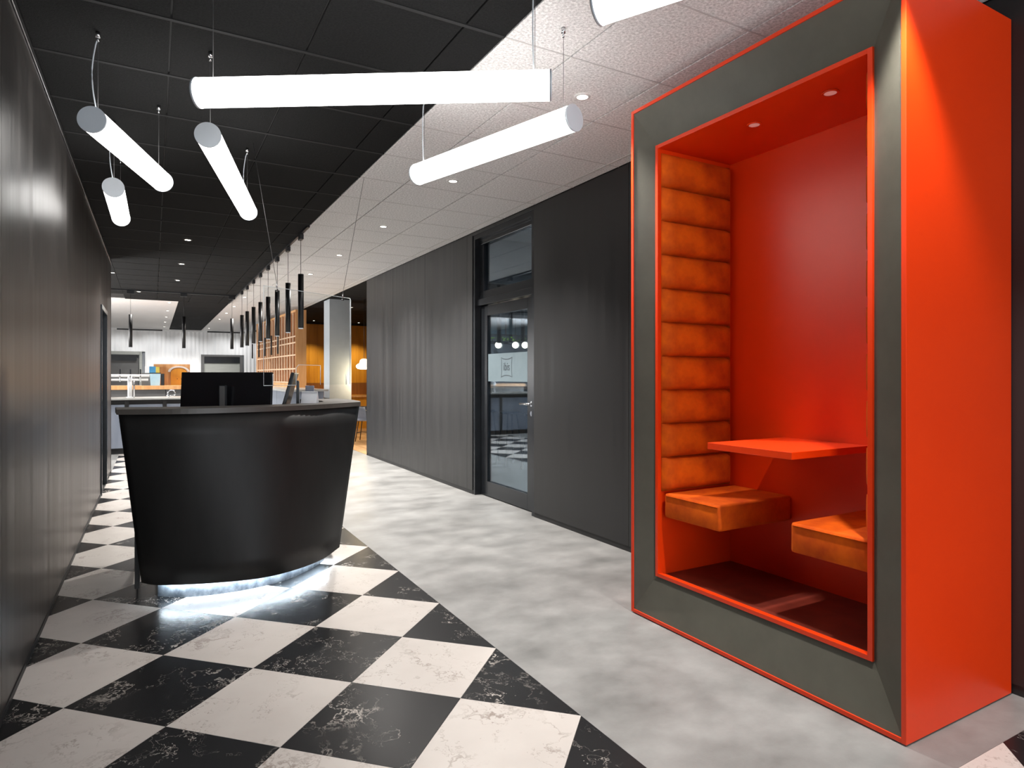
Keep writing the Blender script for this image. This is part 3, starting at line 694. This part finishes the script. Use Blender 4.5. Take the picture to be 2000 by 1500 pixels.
# ================================================================ BLACK TUBE PENDANTS
ptrack = MB().box(1.432, 1.458, 7.0, 15.2, CEIL-0.022, CEIL-0.001); tag(ptrack.build('lighting_track', M['black']), 'long black lighting track where the black and pale ceilings meet', 'track')
tag(MB().box(-2.0, 1.43, 13.785, 13.815, CEIL-0.022, CEIL-0.001).build('lighting_track', M['black']), 'short black lighting track running across above the bar', 'track')
pend0 = thing('tube_spot_pendant', 'x', 'pendant lamp', (0, 0, 0), 0, 'black tube pendants on the ceiling tracks')
MB().cyl((0, 0, 1.873), (0, 0, 2.48), 0.031, n=24).build('tube_shade', M['black'], pend0)
MB().cyl((0, 0, 1.8725), (0, 0, 1.866), 0.026, n=20).build('light_lens', M['lensw'], pend0)
MB().path([(0, 0, 2.48), (0, 0, CEIL-0.07)], 0.0028, 6).build('cord', M['black'], pend0)
MB().box(-0.02, 0.02, -0.06, 0.06, CEIL-0.08, CEIL-0.023, 0.004).build('track_adaptor', M['black'], pend0)
used = False
for k, y in enumerate((7.412, 8.193, 8.98, 9.76, 10.52, 11.30, 12.12, 12.90)):
    lb = ORD[k]+' black tube pendant, counting back along the diagonal ceiling edge'
    if not used: pend0.location = (1.445, y, 0); pend0['label'] = lb; used = True
    else: copy_tree(pend0, (1.445, y, 0), None, lb)
for x, lb in ((-0.374, 'black tube pendant hanging leftmost over the bar'), (0.508, 'black tube pendant hanging alone over the bar, right of the leftmost one'), (1.361, 'black tube pendant at the far end of the cross track')):
    copy_tree(pend0, (x, 13.8, 0), PI/2, lb)
pf = thing('slim_pendant', 'x', 'pendant lamp', (2.60, 16.07, 0), 0, 'slim black pendants in front of the lattice')
MB().cyl((0, 0, 1.87), (0, 0, 2.36), 0.020, n=16).build('tube_shade', M['black'], pf)
MB().path([(0, 0, 2.36), (0, 0, CEIL-0.01)], 0.002, 6).build('cord', M['black'], pf)
pf['label'] = 'nearest slim black pendant before the wooden lattice'
for k, y in enumerate((17.04, 18.1, 19.24, 20.59)): copy_tree(pf, (2.60, y, 0), None, ORD[k+1]+' slim black pendant before the wooden lattice')

# ================================================================ BAR
bar = thing('bar_counter', 'long blue-grey bar counter with pale stone top, left behind the desk', 'bar counter', (0, 12.7, 0))
MB().box(-2.5, 0.95, -0.03, 0.85, 0.925, 0.955, 0.004).build('counter_top', M['bartop'], bar)
cuts = [-2.5, -1.4, -0.40, 0.17, 0.95]
for a_, b_ in zip(cuts, cuts[1:]):
    MB().box(a_+0.03, b_-0.03, 0.03, 0.06, 0.10, 0.845, 0.006).build('front_panel', M['barfront'], bar)
    MB().box(b_-0.03, b_+0.03, 0.02, 0.06, 0.10, 0.905).build('post', M['base'], bar)
MB().box(-2.5, 0.92, 0.06, 0.82, 0.08, 0.925).build('carcass', M['base'], bar)
MB().box(-2.5, 0.92, 0.09, 0.78, 0.0, 0.08).build('plinth', M['base'], bar)
bt = thing('beer_tap', 'chrome beer tap with long horizontal pipe and black handles on the bar', 'beer tap', (-0.362, 13.0, 0.955))
MB().cyl((0, 0, 0), (0, 0, 0.40), 0.036).cyl((0, 0, 0), (0, 0, 0.015), 0.055).build('column', M['pale_metal'], bt)
MB().cyl((0.062, 0, 0), (0.062, 0, 0.36), 0.012).build('side_pipe', M['chrome'], bt)
MB().cyl((-0.9, 0, 0.385), (0.30, 0, 0.385), 0.026).build('cross_pipe', M['pale_metal'], bt)
MB().cyl((-0.9, 0, 0.315), (0.28, 0, 0.315), 0.020).build('cross_pipe', M['pale_metal'], bt)
for x in (-0.45, -0.30, -0.145, 0.008, 0.16):
    MB().box(x-0.012, x+0.012, -0.015, 0.015, 0.41, 0.50, 0.004).build('handle', M['plastic'], bt)
    MB().path([(x, -0.02, 0.39), (x, -0.06, 0.37), (x, -0.065, 0.28)], 0.010, 8).build('spout', M['chrome'], bt)
fa = thing('faucet', 'small looped chrome tap on the bar left of the monitor', 'tap', (0.26, 12.95, 0.955))
MB().path([(0.06*math.cos(a)+0.02, 0, 0.07+0.06*math.sin(a)) for a in [PI*1.35-PI*1.6*k/16 for k in range(17)]], 0.010, 10).build('spout', M['chrome'], fa)
MB().cyl((-0.02, 0, 0), (-0.02, 0, 0.035), 0.018).cyl((-0.06, 0, 0.03), (0.07, 0, 0.03), 0.009).build('body', M['chrome'], fa)
bb_ = thing('back_bar', 'wooden topped back counter behind the bar', 'counter', (0, 15.2, 0))
MB().box(-2.5, 0.9, 0, 0.75, 1.055, 1.135, 0.004).build('counter_top', M['oak'], bb_)
for k in range(5): MB().box(-2.5+k*0.68+0.004, -2.5+(k+1)*0.68-0.004, 0.06, 0.70, 0.02, 1.055).build('cabinet_front', M['greyd'], bb_)
q = thing('water_container', 'pale blue plastic container on the back counter', 'container', (0.03, 15.42, 1.135))
MB().loft([[(-0.085, -0.08, 0), (0.085, -0.08, 0), (0.085, 0.08, 0), (-0.085, 0.08, 0)], [(-0.10, -0.09, 0.25), (0.10, -0.09, 0.25), (0.10, 0.09, 0.25), (-0.10, 0.09, 0.25)]], True, False, True).build('body', M['lightblue'], q)
MB().box(-0.105, 0.105, -0.095, 0.095, 0.25, 0.27, 0.004).build('lid', M['plastic'], q)
q = tag(MB().box(0.135, 0.20, 15.42, 15.58, 1.135, 1.385, 0.005).build('coffee_grinder', M['plastic']), 'narrow black box right of the pale blue container', 'box')
q = thing('printed_box', 'blue and white printed box standing behind the tap handles', 'box', (-0.06, 15.595, 1.4))
MB().box(-0.10, -0.02, -0.05, 0.05, 0.0, 0.14).build('white_side', M['paper'], q)
MB().box(-0.02, 0.10, -0.05, 0.05, 0.0, 0.14).build('blue_side', M['blue'], q)
MB().box(0.10, 0.17, -0.05, 0.05, 0.0, 0.13).build('yellow_side', M['yellow'], q)
tag(MB().box(-0.22, 0.12, 15.53, 15.66, 1.135, 1.4).build('crate', M['greyd']), 'grey crate under the blue and white printed box', 'crate')
q = thing('arched_cabinet', 'honey wooden cabinet with arched white opening on the back counter', 'cabinet', (0.40, 15.66, 1.135))
MB().box(-0.40, 0.30, 0.06, 0.10, 0, 0.46).build('back_board', M['oak'], q)
def arch(r0, r1, h0, y0, y1, cx=0.08):
    mb = MB(); A = [(cx+r1*math.cos(PI*k/18), h0+r1*0.62*math.sin(PI*k/18)) for k in range(19)]
    B = [(cx+r0*math.cos(PI*k/18), h0+r0*0.62*math.sin(PI*k/18)) for k in range(19)]
    mb.loft([[(x, y0, z) for x, z in A], [(x, y0, z) for x, z in B], [(x, y1, z) for x, z in B], [(x, y1, z) for x, z in A], [(x, y0, z) for x, z in A]], smooth=False); return mb
arch(0.16, 0.21, 0.29, 0.03, 0.06).build('arch_band', M['paper'], q)
for sx in (0, 1):
    mb = MB(); pts = [(-0.075+0.155*0 + (0.08+0.155*math.cos(PI-PI/2*k/9+(-PI/2)*sx)) + 0.075, 0.27+0.155*0.62*math.sin(PI-PI/2*k/9-(PI/2)*sx)) for k in range(10)]
    pts = [(p_[0], p_[1]) for p_ in pts]; pl_ = [(pts[0][0], 0.0)] + pts + [(pts[-1][0], 0.0)]
    a = [mb.b.verts.new((x, 0.0, z)) for x, z in pl_]; b = [mb.b.verts.new((x, 0.03, z)) for x, z in pl_]
    mb.b.faces.new(a); mb.b.faces.new(b[::-1])
    for i in range(len(a)): mb.b.faces.new((a[i], a[(i+1) % len(a)], b[(i+1) % len(a)], b[i]))
    dd = mb.build('door', M['honey'], q)
    MB().cyl((0.08+(0.05 if sx else -0.03), -0.012, 0.14), (0.08+(0.05 if sx else -0.03), 0.0, 0.14), 0.009).build('knob', M['black'], dd)

# arm of the bar under the lattice, and the lattice
ba = thing('bar_wing', 'grey-topped bar wing running back below the wooden lattice', 'bar counter', (2.65, 12.9, 0))
MB().box(-0.42, 0.40, 0, 8.2, 1.03, 1.07, 0.004).build('counter_top', M['bartop'], ba)
for k in range(6): MB().box(-0.36, 0.32, k*1.35+0.06, k*1.35+1.39, 0.0, 1.03).build('front_panel', M['barfront'], ba)
LA, LB = Vector((2.85, 15.13)), Vector((2.66, 20.0)); dv = LB-LA; ll = dv.length
lat = thing('lattice_divider', 'tall wooden lattice shelf with thin vertical slats standing on the bar wing', 'shelf', (LA.x, LA.y, 1.07), math.atan2(dv.y, dv.x))
MB().box(0, ll, -0.22, 0.02, 0.0, 0.09).build('base_rail', M['oak'], lat)
zt = 2.86-1.07
for z in (0.115, 0.435, 0.755, 1.04, 1.185): MB().box(0, ll, -0.012, 0.008, z-0.015, z+0.015).build('cross_rail', M['paleoak'], lat)
MB().box(0, ll, -0.22, 0.02, zt-0.05, zt).build('top_rail', M['oak'], lat)
MB().box(-0.02, 0.0, -0.22, 0.022, 0.0, zt).build('end_panel', M['oak'], lat)
MB().box(ll, ll+0.02, -0.22, 0.022, 0.0, zt).build('end_panel', M['oak'], lat)
slat = MB().box(-0.018, 0.018, -0.010, 0.010, 0.09, zt-0.05).mesh('slat'); slat.materials.append(M['paleoak'])
fin = MB().box(-0.01, 0.01, -0.19, -0.03, 0.09, zt-0.05).mesh('fin'); fin.materials.append(M['oakfin'])
for k in range(17):
    link('slat', slat, lat, (0.04+k*(ll-0.08)/16, 0, 0)); link('fin', fin, lat, (0.12+k*(ll-0.2)/16, 0, 0))
MB().box(0, ll, -0.225, -0.205, 0.05, zt-0.02).build('back_board', M['brown'], lat)

# ================================================================ DINING ROOM BEYOND THE WALL
col = struct(MB().box(3.20, 3.66, 13.45, 13.95, 0, CEIL+0.01, 0.004).build('column', M['column']))
ww = struct(MB().box(3.1, 9.1, 19.66, 19.8, 0, CEIL).build('wall_wood', M['core']))
for k in range(22):
    x0 = 3.1+k*0.24
    MB().box(x0+.002, x0+.238, 19.60, 19.66, 1.13, 2.90).build('wall_board', M['honey'], ww)
    MB().box(x0+.002, x0+.238, 19.58, 19.66, 0.76, 1.128).build('wall_board', M['brown'], ww)
MB().box(3.1, 8.4, 19.2, 19.6, 0.0, 0.76).build('bench_front', M['honey'], ww)
hc = thing('high_counter', 'honey wood service counter with pale top behind the grey upholstered chair', 'counter', (4.7, 16.0, 0))
MB().box(-0.9, 1.4, 0, 0.6, 0.80, 0.84, 0.004).build('counter_top', M['oak'], hc)
for k in range(4): MB().box(-0.88+k*0.56, -0.33+k*0.56, 0.04, 0.56, 0.0, 0.80).build('front_panel', M['honey'], hc)
lp = thing('cloud_pendant', 'glowing warm white rounded pendant lamp in front of the wood wall', 'lamp', (3.86, 13.2, 1.585))
MB().lathe([(0.001, -0.10), (0.07, -0.108), (0.135, -0.095), (0.165, -0.06), (0.165, -0.03), (0.135, 0.0), (0.10, 0.015), (0.09, 0.05), (0.08, 0.085), (0.045, 0.11), (0.001, 0.112)], 28).build('shade', M['lamp'], lp)
MB().path([(0, 0, 0.11), (0, 0, CEIL-1.585)], 0.004, 6).build('cord', M['black'], lp)
pl_ = bpy.data.lights.new('lamp_glow', 'POINT'); pl_.energy = 25; pl_.color = (1, 0.8, 0.5); pl_.shadow_soft_size = 0.17
po = bpy.data.objects.new('lamp_glow', pl_); COL.objects.link(po); po.parent = lp; po.location = (0, 0, -0.3)
ch = thing('bar_chair', 'grey-blue shell chair with thin black legs at the end of the dark wall', 'chair', (3.86, 12.9, 0), math.radians(60))
mb = MB(); lp_ = []
for k in range(7):
    a = k/6; z = 0.62+0.36*a
    lp_.append([(0.235*math.sin(b)*(1-0.1*a), 0.05+0.21*math.cos(b)*(1-0.05*a)+0.05*a, z) for b in [PI*(-0.62)+PI*1.24*q/12 for q in range(13)]])
mb.loft(lp_); mb.solid(0.025); mb.build('backrest', M['fabric'], ch)
MB().box(-0.22, 0.22, -0.17, 0.24, 0.58, 0.65, 0.03).build('seat', M['fabric'], ch)
for sx in (-1, 1):
    for sy in (-1, 1):
        MB().path([(sx*0.15, 0.03+sy*0.14, 0.58), (sx*0.20, 0.03+sy*0.20, 0.0)], 0.010, 8).build('leg', M['black'], ch)
MB().path([(-0.185, -0.14, 0.25), (0.185, -0.14, 0.25), (0.185, 0.2, 0.25), (-0.185, 0.2, 0.25), (-0.185, -0.14, 0.25)], 0.008, 8).build('footrest', M['black'], ch)
MB().path([(-0.24, 0.0, 0.90), (-0.27, -0.06, 0.80), (-0.22, -0.08, 0.62), (0.0, -0.1, 0.57), (0.22, -0.08, 0.62), (0.27, -0.06, 0.80), (0.24, 0.0, 0.90)], 0.009, 8).build('frame_loop', M['black'], ch)
ch.scale = (0.95, 0.95, 0.72)

# ================================================================ ROOM SEEN THROUGH THE GLASS DOOR
pw = struct(MB().box(3.34, 5.4, 6.62, 6.70, 2.43, CEIL).build('wall_partition', M['roomgrey']))
rw = struct(MB().box(4.6, 9.1, 12.9, 13.0, 0, 2.30).build('wall_room_north', M['roomgrey']))
for k in range(4):
    MB().box(5.2+k*0.95, 6.1+k*0.95, 12.85, 12.9, 2.30, 2.66).build('clerestory_panel', M['lightblue'], rw)
MB().box(4.6, 9.1, 12.8, 13.0, 2.66, CEIL).build('bulkhead', M['base'], rw)
ps = thing('plant_shelf', 'strip of bright green leaves on a dark shelf seen through the door glass', 'planter', (6.7, 12.4, 2.08))
MB().box(-1.3, 1.3, -0.1, 0.1, -0.03, 0.02).build('shelf', M['base'], ps)
for x in (-1.2, 0, 1.2): MB().cyl((x, 0, 0.02), (x, 0, CEIL-2.08), 0.006, n=8).build('hanging_rod', M['black'], ps)
mb = MB()
for k in range(420):
    x, y, z = random.uniform(-1.28, 1.28), random.uniform(-0.12, 0.1), random.uniform(0.02, 0.10); a = random.uniform(0, PI); e = random.uniform(-.5, .9); l_ = random.uniform(0.03, 0.07)
    d = Vector((math.cos(a)*math.cos(e), math.sin(a)*math.cos(e), math.sin(e)))*l_; n_ = d.cross(Vector((0, 0, 1))).normalized()*l_*0.28
    p = Vector((x, y, z)); mb.quad(p, p+d*0.5+n_, p+d, p+d*0.5-n_)
o = mb.build('leaves', M['leaf'], ps); o['kind'] = 'stuff'
for k, (x, y) in enumerate(((5.19, 9.70), (5.45, 9.56), (5.60, 9.49))):
    g = thing('globe_lamp', ['leftmost', 'middle', 'rightmost'][k]+' glowing white globe lamp seen through the door glass', 'lamp', (x, y, 1.87), 0, 'globe lamps behind the door glass')
    b2 = MB(); b2.lathe([(0.001+0.056*math.sin(PI*q/12), -0.056*math.cos(PI*q/12)) for q in range(13)], 24); b2.build('globe', M['lamp'], g)
    MB().path([(0, 0, 0.056), (0, 0, CEIL-1.87)], 0.004, 6).build('cord', M['black'], g)
ht = thing('high_table', 'long dark high table with wood top seen through the door glass', 'table', (4.95, 8.4, 0))
MB().box(-0.2, 0.9, -1.5, 2.0, 1.14, 1.18, 0.003).build('table_top', M['oak'], ht)
MB().box(0.1, 0.16, -1.45, 1.95, 0.0, 1.14).build('support_panel', M['base'], ht)
MB().box(-0.2, 0.1, -1.5, 2.0, 1.05, 1.14).build('apron', M['base'], ht)
for k in range(2): MB().box(-0.16, -0.10, -1.4+3.2*k, -1.34+3.2*k, 0, 1.14).build('leg', M['base'], ht)
def stool(label, x, y):
    t = thing('bar_stool', label, 'stool', (x, y, 0), 0, 'dark bar stools behind the door glass')
    MB().cyl((0, 0, 0.77), (0, 0, 0.80), 0.16).build('seat', M['black'], t)
    for a in range(4):
        c, s = math.cos(PI/4+a*PI/2), math.sin(PI/4+a*PI/2)
        MB().path([(0.11*c, 0.11*s, 0.77), (0.21*c, 0.21*s, 0)], 0.014, 8).build('leg', M['black'], t)
    MB().path([(0.165*math.cos(2*PI*k/4+PI/4), 0.165*math.sin(2*PI*k/4+PI/4), 0.3) for k in range(5)], 0.010, 6).build('footrest', M['black'], t)
stool('left dark bar stool at the high table behind the door glass', 4.60, 9.0)
stool('middle dark bar stool at the high table behind the door glass', 4.66, 8.35)
stool('right dark bar stool at the high table behind the door glass', 4.72, 7.7)
for k, (x, y) in enumerate(((4.25, 7.93), (4.30, 7.35))):
    g = thing('post_pendant', ['left', 'right'][k]+' thick black tube pendant seen through the door glass', 'pendant lamp', (x, y, 0), 0)
    MB().cyl((0, 0, 1.80), (0, 0, 2.70), 0.026).build('tube_shade', M['black'], g)
    MB().path([(0, 0, 2.70), (0, 0, CEIL)], 0.005, 6).build('cord', M['black'], g)
